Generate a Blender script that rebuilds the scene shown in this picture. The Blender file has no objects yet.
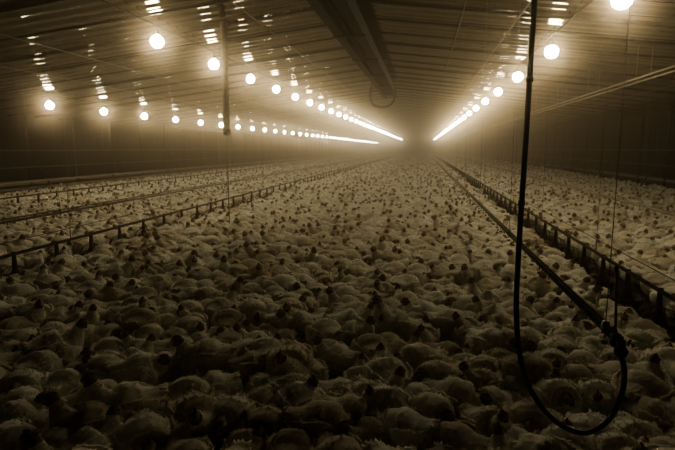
import bpy, bmesh, math, random
from mathutils import Vector, Matrix, noise
random.seed(7)
scene = bpy.context.scene
try: scene.view_settings.look = 'AgX - Medium High Contrast'
except Exception: pass
XL, XR, XC = -13.5, 9.0, -1.1
Y0, Y1 = -4.0, 122.0
HR, SL = 4.25, 0.118
def ceil_z(x): return HR - SL*abs(x-XC)

# ------------------------------------------------------------ materials
def new_mat(name):
    m = bpy.data.materials.new(name); m.use_nodes = True
    nt = m.node_tree
    return m, nt, nt.nodes["Principled BSDF"]
def simple(name, col, rough=0.6, metal=0.0, nscale=8.0, var=0.35, bump=0.2, spec=0.5):
    m, nt, b = new_mat(name)
    b.inputs["Roughness"].default_value = rough
    b.inputs["Metallic"].default_value = metal
    b.inputs["Specular IOR Level"].default_value = spec
    tc = nt.nodes.new("ShaderNodeTexCoord")
    n = nt.nodes.new("ShaderNodeTexNoise"); n.inputs["Scale"].default_value = nscale
    n.inputs["Detail"].default_value = 5
    nt.links.new(tc.outputs["Object"], n.inputs["Vector"])
    r = nt.nodes.new("ShaderNodeValToRGB")
    r.color_ramp.elements[0].position = 0.3; r.color_ramp.elements[1].position = 0.7
    r.color_ramp.elements[0].color = (*[c*(1-var) for c in col], 1)
    r.color_ramp.elements[1].color = (*[min(1, c*(1+var)) for c in col], 1)
    nt.links.new(n.outputs["Fac"], r.inputs["Fac"])
    nt.links.new(r.outputs["Color"], b.inputs["Base Color"])
    bp = nt.nodes.new("ShaderNodeBump"); bp.inputs["Strength"].default_value = bump
    bp.inputs["Distance"].default_value = 0.02
    nt.links.new(n.outputs["Fac"], bp.inputs["Height"])
    nt.links.new(bp.outputs["Normal"], b.inputs["Normal"])
    return m
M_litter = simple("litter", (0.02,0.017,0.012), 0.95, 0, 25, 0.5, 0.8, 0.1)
M_ceiling = simple("ceiling_sheet", (0.145,0.13,0.10), 0.12, 0.95, 3.0, 0.3, 0.08)
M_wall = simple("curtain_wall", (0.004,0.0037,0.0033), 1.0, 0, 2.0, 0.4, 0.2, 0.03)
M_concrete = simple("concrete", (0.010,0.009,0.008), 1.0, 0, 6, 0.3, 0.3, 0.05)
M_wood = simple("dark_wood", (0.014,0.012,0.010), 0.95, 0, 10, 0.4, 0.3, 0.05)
M_galv = simple("galvanised_steel", (0.26,0.24,0.20), 0.45, 0.8, 14, 0.3, 0.1)
M_dark = simple("dark_painted_steel", (0.012,0.011,0.009), 0.75, 0.2, 14, 0.3, 0.1, 0.2)
M_rubber = simple("black_rubber", (0.016,0.015,0.013), 0.5, 0, 30, 0.3, 0.1)
M_pvc = simple("dusty_pvc", (0.34,0.31,0.25), 0.6, 0, 14, 0.3, 0.1)
M_pan = simple("dusty_plastic_pan", (0.06,0.048,0.035), 0.8, 0, 14, 0.3, 0.1, 0.2)
M_tube = simple("dusty_feed_tube", (0.16,0.145,0.11), 0.8, 0, 14, 0.3, 0.1, 0.2)
M_comb = simple("comb_red", (0.15,0.055,0.035), 0.8, 0, 60, 0.3, 0.2, 0.2)
M_beak = simple("beak_horn", (0.28,0.22,0.13), 0.6, 0, 60, 0.2, 0.1)
M_eye = simple("eye_black", (0.01,0.008,0.006), 0.15, 0, 60, 0.2, 0.0)
M_headf = simple("head_feathers", (0.23,0.18,0.125), 1.0, 0, 90, 0.3, 0.4, 0.1)

def feather_mat():
    m, nt, b = new_mat("white_feathers")
    b.inputs["Roughness"].default_value = 1.0
    b.inputs["Specular IOR Level"].default_value = 0.1
    b.inputs["Sheen Weight"].default_value = 0.5
    b.inputs["Sheen Roughness"].default_value = 0.6
    tc = nt.nodes.new("ShaderNodeTexCoord")
    oi = nt.nodes.new("ShaderNodeObjectInfo")
    n = nt.nodes.new("ShaderNodeTexNoise"); n.inputs["Scale"].default_value = 40; n.inputs["Detail"].default_value = 6
    nt.links.new(tc.outputs["Object"], n.inputs["Vector"])
    r = nt.nodes.new("ShaderNodeValToRGB")
    r.color_ramp.elements[0].position = 0.25; r.color_ramp.elements[1].position = 0.6
    r.color_ramp.elements[0].color = (0.72,0.70,0.61,1)
    r.color_ramp.elements[1].color = (0.91,0.90,0.82,1)
    nt.links.new(n.outputs["Fac"], r.inputs["Fac"])
    r2 = nt.nodes.new("ShaderNodeValToRGB"); e=r2.color_ramp.elements
    e[0].position=0.0; e[0].color=(0.68,0.61,0.50,1)
    e[1].position=1.0; e[1].color=(1.0,1.0,0.98,1)
    q=e.new(0.2); q.color=(0.86,0.81,0.71,1)
    q=e.new(0.5); q.color=(0.96,0.94,0.87,1)
    nt.links.new(oi.outputs["Random"], r2.inputs["Fac"])
    mul = nt.nodes.new("ShaderNodeMix"); mul.data_type='RGBA'; mul.blend_type='MULTIPLY'; mul.inputs[0].default_value=1.0
    nt.links.new(r.outputs["Color"], mul.inputs[6]); nt.links.new(r2.outputs["Color"], mul.inputs[7])
    nt.links.new(mul.outputs[2], b.inputs["Base Color"])
    tr = nt.nodes.new("ShaderNodeBsdfTranslucent"); nt.links.new(mul.outputs[2], tr.inputs["Color"])
    mx = nt.nodes.new("ShaderNodeMixShader"); mx.inputs[0].default_value=0.18
    nt.links.new(b.outputs[0], mx.inputs[1]); nt.links.new(tr.outputs[0], mx.inputs[2])
    nt.links.new(mx.outputs[0], nt.nodes["Material Output"].inputs["Surface"])
    return m
M_feather = feather_mat()

def emis(name, col, s):
    m, nt, b = new_mat(name)
    b.inputs["Base Color"].default_value = (0.8,0.75,0.6,1)
    b.inputs["Emission Color"].default_value = (*col,1)
    b.inputs["Emission Strength"].default_value = s
    return m
M_bulb = emis("glowing_bulb_glass", (1.0,0.84,0.555), 165)

# ------------------------------------------------------------ mesh helpers
def make(name, bm, mats, smooth=True, parent=None):
    me = bpy.data.meshes.new(name)
    bm.normal_update(); bm.to_mesh(me); bm.free()
    for m in mats: me.materials.append(m)
    if smooth:
        for p in me.polygons: p.use_smooth = True
    o = bpy.data.objects.new(name, me); scene.collection.objects.link(o)
    if parent: o.parent = parent
    return o
def box(bm, a, b, mi=0):
    x0,y0,z0 = a; x1,y1,z1 = b
    v = [bm.verts.new(p) for p in [(x0,y0,z0),(x1,y0,z0),(x1,y1,z0),(x0,y1,z0),(x0,y0,z1),(x1,y0,z1),(x1,y1,z1),(x0,y1,z1)]]
    for f in [(0,3,2,1),(4,5,6,7),(0,1,5,4),(1,2,6,5),(2,3,7,6),(3,0,4,7)]:
        fc = bm.faces.new([v[i] for i in f]); fc.material_index = mi
def tube(bm, pts, r, seg=8, mi=0, cap=True):
    pts = [Vector(p) for p in pts]; n = len(pts); rings = []
    for i,p in enumerate(pts):
        t = (pts[min(i+1,n-1)]-pts[max(i-1,0)]).normalized()
        up = Vector((0,0,1)) if abs(t.z) < 0.9 else Vector((0,1,0))
        s = t.cross(up).normalized(); u = s.cross(t)
        rr = r[i] if isinstance(r,(list,tuple)) else r
        rings.append([bm.verts.new(p + s*math.cos(2*math.pi*k/seg)*rr + u*math.sin(2*math.pi*k/seg)*rr) for k in range(seg)])
    for i in range(n-1):
        for k in range(seg):
            f = bm.faces.new([rings[i][k], rings[i][(k+1)%seg], rings[i+1][(k+1)%seg], rings[i+1][k]]); f.material_index = mi
    if cap:
        f = bm.faces.new(list(reversed(rings[0]))); f.material_index = mi
        f = bm.faces.new(rings[-1]); f.material_index = mi
def lathe(bm, c, prof, seg=12, mi=0):
    c = Vector(c); rings = []
    for r,z in prof:
        rings.append([bm.verts.new(c+Vector((r*math.cos(2*math.pi*k/seg), r*math.sin(2*math.pi*k/seg), z))) for k in range(seg)])
    for i in range(len(rings)-1):
        for k in range(seg):
            f = bm.faces.new([rings[i][k], rings[i][(k+1)%seg], rings[i+1][(k+1)%seg], rings[i+1][k]]); f.material_index = mi
def crom(P, sub):
    out = []; n = len(P)
    for i in range(n-1):
        p0,p1,p2,p3 = P[max(i-1,0)],P[i],P[i+1],P[min(i+2,n-1)]
        for s in range(sub):
            t = s/sub
            out.append([0.5*(2*b+(c-a)*t+(2*a-5*b+4*c-d)*t*t+(3*b-a-3*c+d)*t**3) for a,b,c,d in zip(p0,p1,p2,p3)])
    out.append(list(P[-1])); return out

# ------------------------------------------------------------ shell
bm = bmesh.new()
nx, ny = 45, 252
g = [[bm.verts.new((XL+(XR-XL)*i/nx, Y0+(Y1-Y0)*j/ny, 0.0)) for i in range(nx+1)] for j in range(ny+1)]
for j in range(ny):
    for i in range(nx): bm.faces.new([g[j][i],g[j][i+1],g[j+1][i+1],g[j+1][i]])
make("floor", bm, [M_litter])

bm = bmesh.new()
xs = [XL, -11.5,-9.5,-7.5,-5.5,-3.3, XC, 1.0, 3.0, 5.0, 7.0, XR]
PER=0.34; step = PER/8; ny = int((Y1-Y0)/step); prev = None
for j in range(ny+1):
    y = Y0+j*step
    w = 0.019*math.sin(2*math.pi*y/PER)
    row = [bm.verts.new((x, y, ceil_z(x)+w)) for x in xs]
    if prev:
        for i in range(len(xs)-1): bm.faces.new([prev[i],row[i],row[i+1],prev[i+1]])
    prev = row
make("ceiling", bm, [M_ceiling])

def side_wall(name, x, s):
    bm = bmesh.new(); top = ceil_z(x)
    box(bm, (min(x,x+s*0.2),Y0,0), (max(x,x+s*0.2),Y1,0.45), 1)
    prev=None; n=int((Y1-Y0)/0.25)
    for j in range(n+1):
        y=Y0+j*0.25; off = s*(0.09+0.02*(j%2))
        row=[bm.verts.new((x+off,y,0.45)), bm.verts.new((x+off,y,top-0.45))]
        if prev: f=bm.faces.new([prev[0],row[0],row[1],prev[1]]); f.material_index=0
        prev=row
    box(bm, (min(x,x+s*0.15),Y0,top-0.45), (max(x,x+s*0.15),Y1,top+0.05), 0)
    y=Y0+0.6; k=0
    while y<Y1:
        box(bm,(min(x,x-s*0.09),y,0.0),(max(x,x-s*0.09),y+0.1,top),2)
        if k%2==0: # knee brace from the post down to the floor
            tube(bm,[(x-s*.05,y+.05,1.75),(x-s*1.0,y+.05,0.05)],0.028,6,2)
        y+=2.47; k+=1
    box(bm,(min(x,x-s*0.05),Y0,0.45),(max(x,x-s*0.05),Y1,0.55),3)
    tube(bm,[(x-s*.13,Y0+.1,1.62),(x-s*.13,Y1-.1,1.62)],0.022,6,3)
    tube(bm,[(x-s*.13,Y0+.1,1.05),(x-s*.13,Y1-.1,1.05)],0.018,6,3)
    make(name,bm,[M_wall,M_concrete,M_wood,M_tube],smooth=False)
side_wall("wall_left", XL, -1)
side_wall("wall_right", XR, 1)
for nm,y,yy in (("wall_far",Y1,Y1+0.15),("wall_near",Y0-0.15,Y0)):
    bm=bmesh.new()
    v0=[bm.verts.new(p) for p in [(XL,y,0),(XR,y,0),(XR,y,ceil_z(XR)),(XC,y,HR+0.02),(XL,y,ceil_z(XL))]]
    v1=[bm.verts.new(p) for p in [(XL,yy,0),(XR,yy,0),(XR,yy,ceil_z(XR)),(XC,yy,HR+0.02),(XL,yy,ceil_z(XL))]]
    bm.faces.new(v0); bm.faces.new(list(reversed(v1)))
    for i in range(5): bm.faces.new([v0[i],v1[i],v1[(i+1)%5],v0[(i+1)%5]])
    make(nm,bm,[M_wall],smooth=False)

bm = bmesh.new(); y = 0.8
while y < Y1-0.5:
    for xa,xb in ((XL,XC),(XC,XR)):
        za,zb = ceil_z(xa)-0.02, ceil_z(xb)-0.02
        w,h=0.035,0.035
        p=[(xa,y,za-h),(xb,y,zb-h),(xb,y+w,zb-h),(xa,y+w,za-h),(xa,y,za),(xb,y,zb),(xb,y+w,zb),(xa,y+w,za)]
        v=[bm.verts.new(q) for q in p]
        for f in [(0,3,2,1),(4,5,6,7),(0,1,5,4),(1,2,6,5),(2,3,7,6),(3,0,4,7)]: bm.faces.new([v[i] for i in f])
    y += 1.235
make("ceiling_joists", bm, [M_wood], smooth=False)
bm = bmesh.new()
for x,dz in ((-8.2,0.13),(-6.6,0.13),(-2.9,0.15),(0.6,0.15),(1.5,0.13),(6.2,0.13)):
    tube(bm,[(x,Y0+.1,ceil_z(x)-dz),(x,Y1-.1,ceil_z(x)-dz)],0.008,6)
make("suspension_wires", bm, [M_galv])
bm = bmesh.new()
for x,z in ((3.95,3.0),(4.2,3.0)):
    tube(bm,[(x,1.0,z),(x,Y1-.1,z)],0.018,8)
    y=2.0
    while y<Y1: tube(bm,[(x,y,z),(x,y,ceil_z(x)-.06)],0.004,4); y+=3
make("conduit_pipes", bm, [M_pvc])

# ridge winch beam
bm = bmesh.new()
box(bm,(-1.56,-3.5,3.62),(-1.40,20.8,3.86),0)
box(bm,(-1.20,-3.5,3.62),(-1.04,20.8,3.86),0)
box(bm,(-1.40,-3.5,3.80),(-1.20,20.8,3.86),0)
tube(bm,[(-1.30,-3.5,3.66),(-1.30,20.9,3.66)],0.035,8,1)
y=-3
while y<20.8:
    box(bm,(-1.58,y,3.60),(-1.02,y+0.05,3.64),0)
    box(bm,(-1.34,y,3.86),(-1.26,y+0.05,ceil_z(-1.3)-.05),0); y+=2.47
make("overhead_winch_beam", bm, [M_dark,M_dark], smooth=False)
bm = bmesh.new()
P=[(-1.75,18,3.75),(-1.80,18,3.45),(-1.70,18,3.16),(-1.42,18,3.05),(-1.12,18,3.12),(-0.98,18,3.35),(-1.0,18,3.62)]
tube(bm,crom(P,6),0.035,8,0)
tube(bm,[(-1.75,18,3.74),(-1.75,18,ceil_z(-1.75)-.05)],0.012,6)
make("hanging_cable_loop", bm, [M_rubber])

# feed drop tube
bm = bmesh.new(); px,py=-3.55,9.3
tube(bm,[(px,py,ceil_z(px)-.05),(px,py,2.0)],0.06,12,0)
lathe(bm,(px,py,1.93),[(0.03,0),(0.072,0.03),(0.072,0.11),(0.06,0.12)],12,0)
tube(bm,[(px,py,1.95),(px,py,0.30)],0.009,6,1)
make("feed_drop_tube", bm, [M_tube,M_galv])

# ------------------------------------------------------------ bulbs
def bulb_row(x,z,y0,sp,yend,k=1.0):
    bm=bmesh.new(); y=y0
    zc=ceil_z(x)-0.10
    tube(bm,[(x,Y0+.2,zc),(x,Y1-.2,zc)],0.010,6,1)
    while y<yend:
        lathe(bm,(x,y,z),[(r*k if h<0.09 else r, h*k if h<0.09 else h) for r,h in [(0.001,-0.118),(0.055,-0.105),(0.097,-0.065),(0.112,-0.01),(0.098,0.042),(0.055,0.08),(0.030,0.10)]],10,0)
        lathe(bm,(x,y,z),[(0.03,0.095),(0.034,0.105),(0.034,0.16),(0.02,0.175),(0.001,0.18)],8,1)
        tube(bm,[(x,y,z+0.17),(x,y,zc)],0.006,5,1)
        y+=sp
    make("light_bulb_string",bm,[M_bulb,M_dark])
bulb_row(-4.5,3.5,8.67,2.47,119,1.0)
bulb_row(-10.0,2.85,13.1,2.47,119,0.95)
bulb_row(2.3,3.47,7.03,3.52,119,1.12)

# ------------------------------------------------------------ feeder / drinker lines
def feeder_line(x,z,y0,y1):
    bm=bmesh.new()
    tube(bm,[(x,y0,z),(x,y1,z)],0.020,8,0)
    tube(bm,[(x,y0,z+0.16),(x,y1,z+0.16)],0.004,5,0)
    y=y0+0.3; k=0
    while y<y1:
        s=z-0.36
        lathe(bm,(x,y,s),[(0.001,0.02),(0.12,0.02),(0.165,0.09),(0.175,0.095),(0.172,0.08),(0.13,0.0),(0.001,0.0)],14,1)
        lathe(bm,(x,y,s),[(0.09,0.05),(0.035,0.16),(0.022,0.33),(0.027,0.385),(0.001,0.39)],10,1)
        if y<40:
            for a in range(8):
                an=a*math.pi/4
                tube(bm,[(x+r*math.cos(an),y+r*math.sin(an),s+h) for r,h in ((0.17,0.09),(0.13,0.17),(0.04,0.21))],0.005,4,1)
        if k%4==0:
            tube(bm,[(x,y+0.3,z),(x,y+0.3,ceil_z(x)-.06)],0.0025,4,0)
            tube(bm,[(x,y+0.3,z),(x,y+0.3,z+0.17)],0.006,4,0)
        y+=0.76; k+=1
    make("feeder_line",bm,[M_tube,M_pan])
feeder_line(-4.9,0.42,3.0,119); feeder_line(2.15,0.42,3.2,119); feeder_line(-10.6,0.42,6,119)
def drinker_line(x,z,y0,y1,near=False):
    bm=bmesh.new()
    tube(bm,[(x,y0,z),(x,y1,z)],0.015,8,0)
    tube(bm,[(x,y0,z+0.034),(x,y1,z+0.034)],0.009,6,0)
    y=y0+0.2; k=0
    while y<y1:
        tube(bm,[(x,y,z-0.012),(x,y,z-0.04)],0.005,5,1)
        if y<45: lathe(bm,(x,y,z-0.075),[(0.001,0),(0.014,0.004),(0.019,0.016)],8,0)
        if k%10==0:
            tube(bm,[(x,y,z),(x,y,ceil_z(x)-.06)],0.002,4,1)
            box(bm,(x-.016,y-.01,z-.016),(x+.016,y+.01,z+.046),1)
        y+=0.3; k+=1
    if near:
        lathe(bm,(x,y0-0.02,z-0.03),[(0.001,-0.02),(0.022,-0.015),(0.030,0.0),(0.031,0.012),(0.018,0.03),(0.016,0.06),(0.001,0.065)],16,2)
        tube(bm,[(x-.005,y0+.04,z),(x-.02,y0+.06,z+0.34)],0.006,8,0)
        lathe(bm,(x-.02,y0+.06,z+0.33),[(0.006,0),(0.009,0.01),(0.009,0.025),(0.001,0.03)],8,2)
        box(bm,(x-.022,y0+0.02,z-.022),(x+.022,y0+0.07,z+.03),2)
    make("drinker_line",bm,[M_pvc,M_galv,M_dark])
drinker_line(0.92,0.80,2.5,119,True)
drinker_line(3.9,0.66,4.0,119)
drinker_line(-4.7,0.86,3.0,119)
drinker_line(-9.2,0.75,5.0,119)
drinker_line(-12.6,0.62,5.0,119)

bm=bmesh.new()
P=[(0.475,2.5,ceil_z(.46)-.06),(0.475,2.5,3.2),(0.464,2.5,2.4),(0.456,2.5,1.7),(0.450,2.5,1.2),(0.456,2.5,0.90),(0.495,2.5,0.66),(0.575,2.5,0.49),(0.68,2.5,0.385),(0.80,2.5,0.352),(0.90,2.5,0.43),(0.948,2.5,0.58),(0.938,2.48,0.70),(0.92,2.48,0.75)]
tube(bm,crom(P,8),0.0125,12,0)
for t in ((0.46,2.5,2.0),(0.452,2.5,1.45)):
    lathe(bm,t,[(0.0125,-0.012),(0.016,-0.01),(0.016,0.01),(0.0125,0.012)],12,0)
make("water_hose",bm,[M_rubber])

# ------------------------------------------------------------ chickens
def chicken_mesh(k):
    rnd = random.Random(100+k)
    hy = rnd.uniform(-0.03,0.03); hx = rnd.uniform(-0.045,0.045)
    hz = [-0.095,-0.02,-0.08,-0.105,-0.05,-0.09,0.0,-0.075][k%8]
    lift = [0.0,0.03,0.0,0.02,0.0,0.03,0.04,0.0][k%8]
    fat = rnd.uniform(1.02,1.17)
    S=[(-.155,.190,.010,.006,0),(-.14,.182,.036,.020,0),(-.115,.160,.068,.056,0),(-.075,.135,.098,.096,0),(-.015,.122,.115,.120,0),
       (.045,.126,.114,.120,0),(.09,.140,.094,.102,0),(.115+hy*.2,.172+hz*.3,.066,.072,hx*.2),(.13+hy*.5,.210+hz*.6,.044,.047,hx*.5),
       (.138+hy*.8,.243+hz*.85,.032,.034,hx*.8),(.148+hy,.270+hz,.027,.029,hx),(.166+hy,.281+hz,.023,.023,hx*1.15),(.184+hy,.278+hz,.012,.013,hx*1.25),(.192+hy,.276+hz,.004,.004,hx*1.3)]
    S=crom(S,3); n=len(S); seg=20
    bm=bmesh.new(); rings=[]
    C=[Vector((s[4],s[0],s[1]+lift)) for s in S]
    for i,s in enumerate(S):
        t=(C[min(i+1,n-1)]-C[max(i-1,0)]).normalized()
        side=Vector((1,0,0)); side=(side-t*side.dot(t)).normalized(); up=side.cross(t)
        if up.z<0 and abs(t.z)<.9: up=-up
        w=s[2]*(fat if i<20 else 1); h=s[3]
        ring=[]
        for q in range(seg):
            a=2*math.pi*q/seg
            p=C[i]+side*math.cos(a)*w+up*math.sin(a)*h
            fl=0.008 if 3<i<26 else 0.002
            d=noise.noise(p*22+Vector((k*7,0,0)))*fl+noise.noise(p*75+Vector((k*3,5,0)))*fl*0.6
            p=p+(p-C[i]).normalized()*d
            p.z=max(p.z,0.005)
            ring.append(bm.verts.new(p))
        rings.append(ring)
    for i in range(n-1):
        for q in range(seg):
            f=bm.faces.new([rings[i][q],rings[i][(q+1)%seg],rings[i+1][(q+1)%seg],rings[i+1][q]])
            f.material_index = 0 if i<29 else (1 if i<34 else 3)
    for s in (-1,1):
        W=[(-.13,.158,.006,.012),(-.10,.150,.012,.034),(-.05,.146,.016,.055),(.005,.146,.017,.062),(.05,.150,.014,.052),(.078,.155,.006,.02)]
        W=crom(W,3); wr=[]
        for i,(y,z,w,h) in enumerate(W):
            cx=s*fat*(.103-1.1*max(0,abs(y)-.035)**1.3)
            ring=[]
            for q in range(10):
                a=2*math.pi*q/10
                p=Vector((cx+math.cos(a)*w,y,z+lift+math.sin(a)*h))
                p+=Vector((s*noise.noise(p*45),0,noise.noise(p*50)))*0.007
                ring.append(bm.verts.new(p))
            wr.append(ring)
        for i in range(len(W)-1):
            for q in range(10): bm.faces.new([wr[i][q],wr[i][(q+1)%10],wr[i+1][(q+1)%10],wr[i+1][q]])
        bm.faces.new(wr[0]); bm.faces.new(wr[-1])
    bmesh.ops.recalc_face_normals(bm,faces=bm.faces)
    bm.normal_update()
    faces=[(f.calc_center_median(),f.normal.copy(),math.sqrt(f.calc_area())) for f in bm.faces if f.material_index==0 and f.calc_area()>2e-6]
    for c,nn,sz in faces:
        if c.z<0.05: continue
        for _ in range(2 if sz>0.013 else 1):
            tang=Vector((rnd.uniform(-.5,.5),-1,-.25+rnd.uniform(-.3,.3))); tang=(tang-nn*tang.dot(nn))
            if tang.length<.1: continue
            tang.normalize(); sd=tang.cross(nn).normalized()
            L=rnd.uniform(.010,.020); wd=rnd.uniform(.0025,.006)
            o=c+Vector((rnd.uniform(-.008,.008),rnd.uniform(-.008,.008),rnd.uniform(-.008,.008)))-nn*.001
            tip=o+tang*L+nn*rnd.uniform(.001,.006)
            mid=o+tang*L*.5+nn*rnd.uniform(.001,.004)
            v=[bm.verts.new(o-sd*wd*.5),bm.verts.new(mid-sd*wd),bm.verts.new(tip),bm.verts.new(mid+sd*wd),bm.verts.new(o+sd*wd*.5)]
            bm.faces.new(v)
    for s in (-1,1):
        lx=s*.05
        tube(bm,[(lx,.02,.06+lift),(lx,.0,.035+lift*.6),(lx,.012,.008)],[.018,.010,.008],6,3)
        for an in (-.5,0,.5,math.pi):
            L=.05 if an<3 else .02
            tube(bm,[(lx,.012,.008),(lx+math.sin(an)*L,.012+math.cos(an)*L,.004)],[.006,.003],5,3)
    H=Vector((hx*1.1,.160+hy,.281+hz+lift))
    for j,(dy,hh) in enumerate([(-.022,.007),(-.010,.012),(.002,.013),(.013,.009)]):
        c=H+Vector((0,dy,.018))
        tube(bm,[c,c+Vector((0,-.003,hh))],[.006,.003],6,2)
    for s in (-1,1):
        c=H+Vector((s*.008,.014,-.022)); tube(bm,[c+Vector((0,0,.008)),c,c+Vector((0,0,-.010))],[.004,.007,.004],6,2)
        c=H+Vector((s*.0225,.006,.003)); m=bmesh.ops.create_icosphere(bm,subdivisions=1,radius=.005,matrix=Matrix.Translation(c))
        for v in m['verts']:
            for f in v.link_faces: f.material_index=4
    for j in range(5):
        a=(j-2)*.25
        b0=Vector((math.sin(a)*.035,-.115,.172+lift)); b1=b0+Vector((math.sin(a)*.05,-.05,.020+rnd.uniform(-.008,.012)))
        tube(bm,[b0,(b0+b1)/2+Vector((0,0,.004)),b1],[.018,.014,.003],6,0)
    return bm
variants=[]
spots=[(-2.2,4.2),(-.9,3.6),(0.2,3.9),(-1.5,5.2),(-3.2,5.6),(.35,5.4),(-.4,4.7),(1.45,4.6)]
mats=[M_feather,M_headf,M_comb,M_beak,M_eye]
for k in range(8):
    o=make("broiler_chicken",chicken_mesh(k),mats)
    o.location=(spots[k][0],spots[k][1],0); o.rotation_euler=(0,0,random.uniform(0,6.28))
    variants.append(o)

fl_x=[-4.9,2.15,-10.6]
verts=[];rots=[];scl=[]
sx,sy=0.262,0.228; j=0; y=0.6
while y<Y1-0.3:
    x=XL+0.25+(sx/2 if j%2 else 0)
    while x<XR-0.25:
        X=x+random.uniform(-.07,.07); Y=y+random.uniform(-.06,.06)
        ok=all(abs(X-f)>0.27 for f in fl_x)
        if ok and any((X-a)**2+(Y-b)**2<0.042 for a,b in spots): ok=False
        if ok and random.random()<0.03: ok=False
        if ok:
            verts.append((X,Y,0)); rots.append((random.gauss(0,.07),random.gauss(0,.06),random.uniform(0,6.2832))); scl.append(random.uniform(.90,1.30))
        x+=sx
    y+=sy; j+=1
me=bpy.data.meshes.new("broiler_chicken_flock"); me.from_pydata(verts,[],[])
a=me.attributes.new("rot",'FLOAT_VECTOR','POINT'); a.data.foreach_set("vector",[c for r in rots for c in r])
a=me.attributes.new("scl",'FLOAT','POINT'); a.data.foreach_set("value",scl)
flock=bpy.data.objects.new("broiler_chicken_flock",me); scene.collection.objects.link(flock)
ng=bpy.data.node_groups.new("flock_instancer",'GeometryNodeTree')
ng.interface.new_socket("Geometry",in_out='INPUT',socket_type='NodeSocketGeometry')
ng.interface.new_socket("Geometry",in_out='OUTPUT',socket_type='NodeSocketGeometry')
N=ng.nodes; L=ng.links
gi=N.new("NodeGroupInput"); go=N.new("NodeGroupOutput"); iop=N.new("GeometryNodeInstanceOnPoints"); jg=N.new("GeometryNodeJoinGeometry")
for v in variants:
    oi=N.new("GeometryNodeObjectInfo"); oi.inputs["Object"].default_value=v; oi.inputs["As Instance"].default_value=True
    oi.transform_space='ORIGINAL'; L.new(oi.outputs["Geometry"],jg.inputs[0])
L.new(gi.outputs[0],iop.inputs["Points"]); L.new(jg.outputs[0],iop.inputs["Instance"])
iop.inputs["Pick Instance"].default_value=True
rv=N.new("FunctionNodeRandomValue"); rv.data_type='INT'; rv.inputs[4].default_value=0; rv.inputs[5].default_value=7
L.new(rv.outputs[2],iop.inputs["Instance Index"])
na=N.new("GeometryNodeInputNamedAttribute"); na.data_type='FLOAT_VECTOR'; na.inputs[0].default_value="rot"
er=N.new("FunctionNodeEulerToRotation"); L.new(na.outputs[0],er.inputs[0]); L.new(er.outputs[0],iop.inputs["Rotation"])
nb=N.new("GeometryNodeInputNamedAttribute"); nb.data_type='FLOAT'; nb.inputs[0].default_value="scl"
L.new(nb.outputs[0],iop.inputs["Scale"])
L.new(iop.outputs[0],go.inputs[0])
md=flock.modifiers.new("flock",'NODES'); md.node_group=ng

# ------------------------------------------------------------ dusty air
bm=bmesh.new(); box(bm,(XL-.3,Y0-.3,-.1),(XR+.3,Y1+.3,HR+.2))
m=bpy.data.materials.new("dusty_air"); m.use_nodes=True; nt=m.node_tree; nt.nodes.clear()
out=nt.nodes.new("ShaderNodeOutputMaterial")
def scat(col,d,g):
    n=nt.nodes.new("ShaderNodeVolumeScatter"); n.inputs["Color"].default_value=col; n.inputs["Density"].default_value=d; n.inputs["Anisotropy"].default_value=g; return n
vs=scat((0.93,0.80,0.62,1),0.008,0.65)      # fine dust, broad scattering
vf=scat((0.95,0.80,0.58,1),0.010,0.965)     # added forward lobe, imitates bulb glare as tight halos around the lamps
va=nt.nodes.new("ShaderNodeVolumeAbsorption")
va.inputs["Color"].default_value=(0.5,0.43,0.35,1); va.inputs["Density"].default_value=0.020
a1=nt.nodes.new("ShaderNodeAddShader"); a2=nt.nodes.new("ShaderNodeAddShader")
nt.links.new(vs.outputs[0],a1.inputs[0]); nt.links.new(vf.outputs[0],a1.inputs[1])
nt.links.new(a1.outputs[0],a2.inputs[0]); nt.links.new(va.outputs[0],a2.inputs[1])
nt.links.new(a2.outputs[0],out.inputs["Volume"])
make("dust_haze",bm,[m],smooth=False)

w=bpy.data.worlds.new("night"); scene.world=w; w.use_nodes=True
w.node_tree.nodes["Background"].inputs[0].default_value=(0.01,0.01,0.012,1)
w.node_tree.nodes["Background"].inputs[1].default_value=0.0

cd=bpy.data.cameras.new("camera"); cam=bpy.data.objects.new("camera",cd); scene.collection.objects.link(cam)
cd.sensor_width=36; cd.lens=28; cd.clip_end=400; cd.clip_start=0.05
cam.location=(0,0,1.7)
cam.rotation_euler=(math.radians(90-8.34),0,math.radians(9.15))
scene.camera=cam
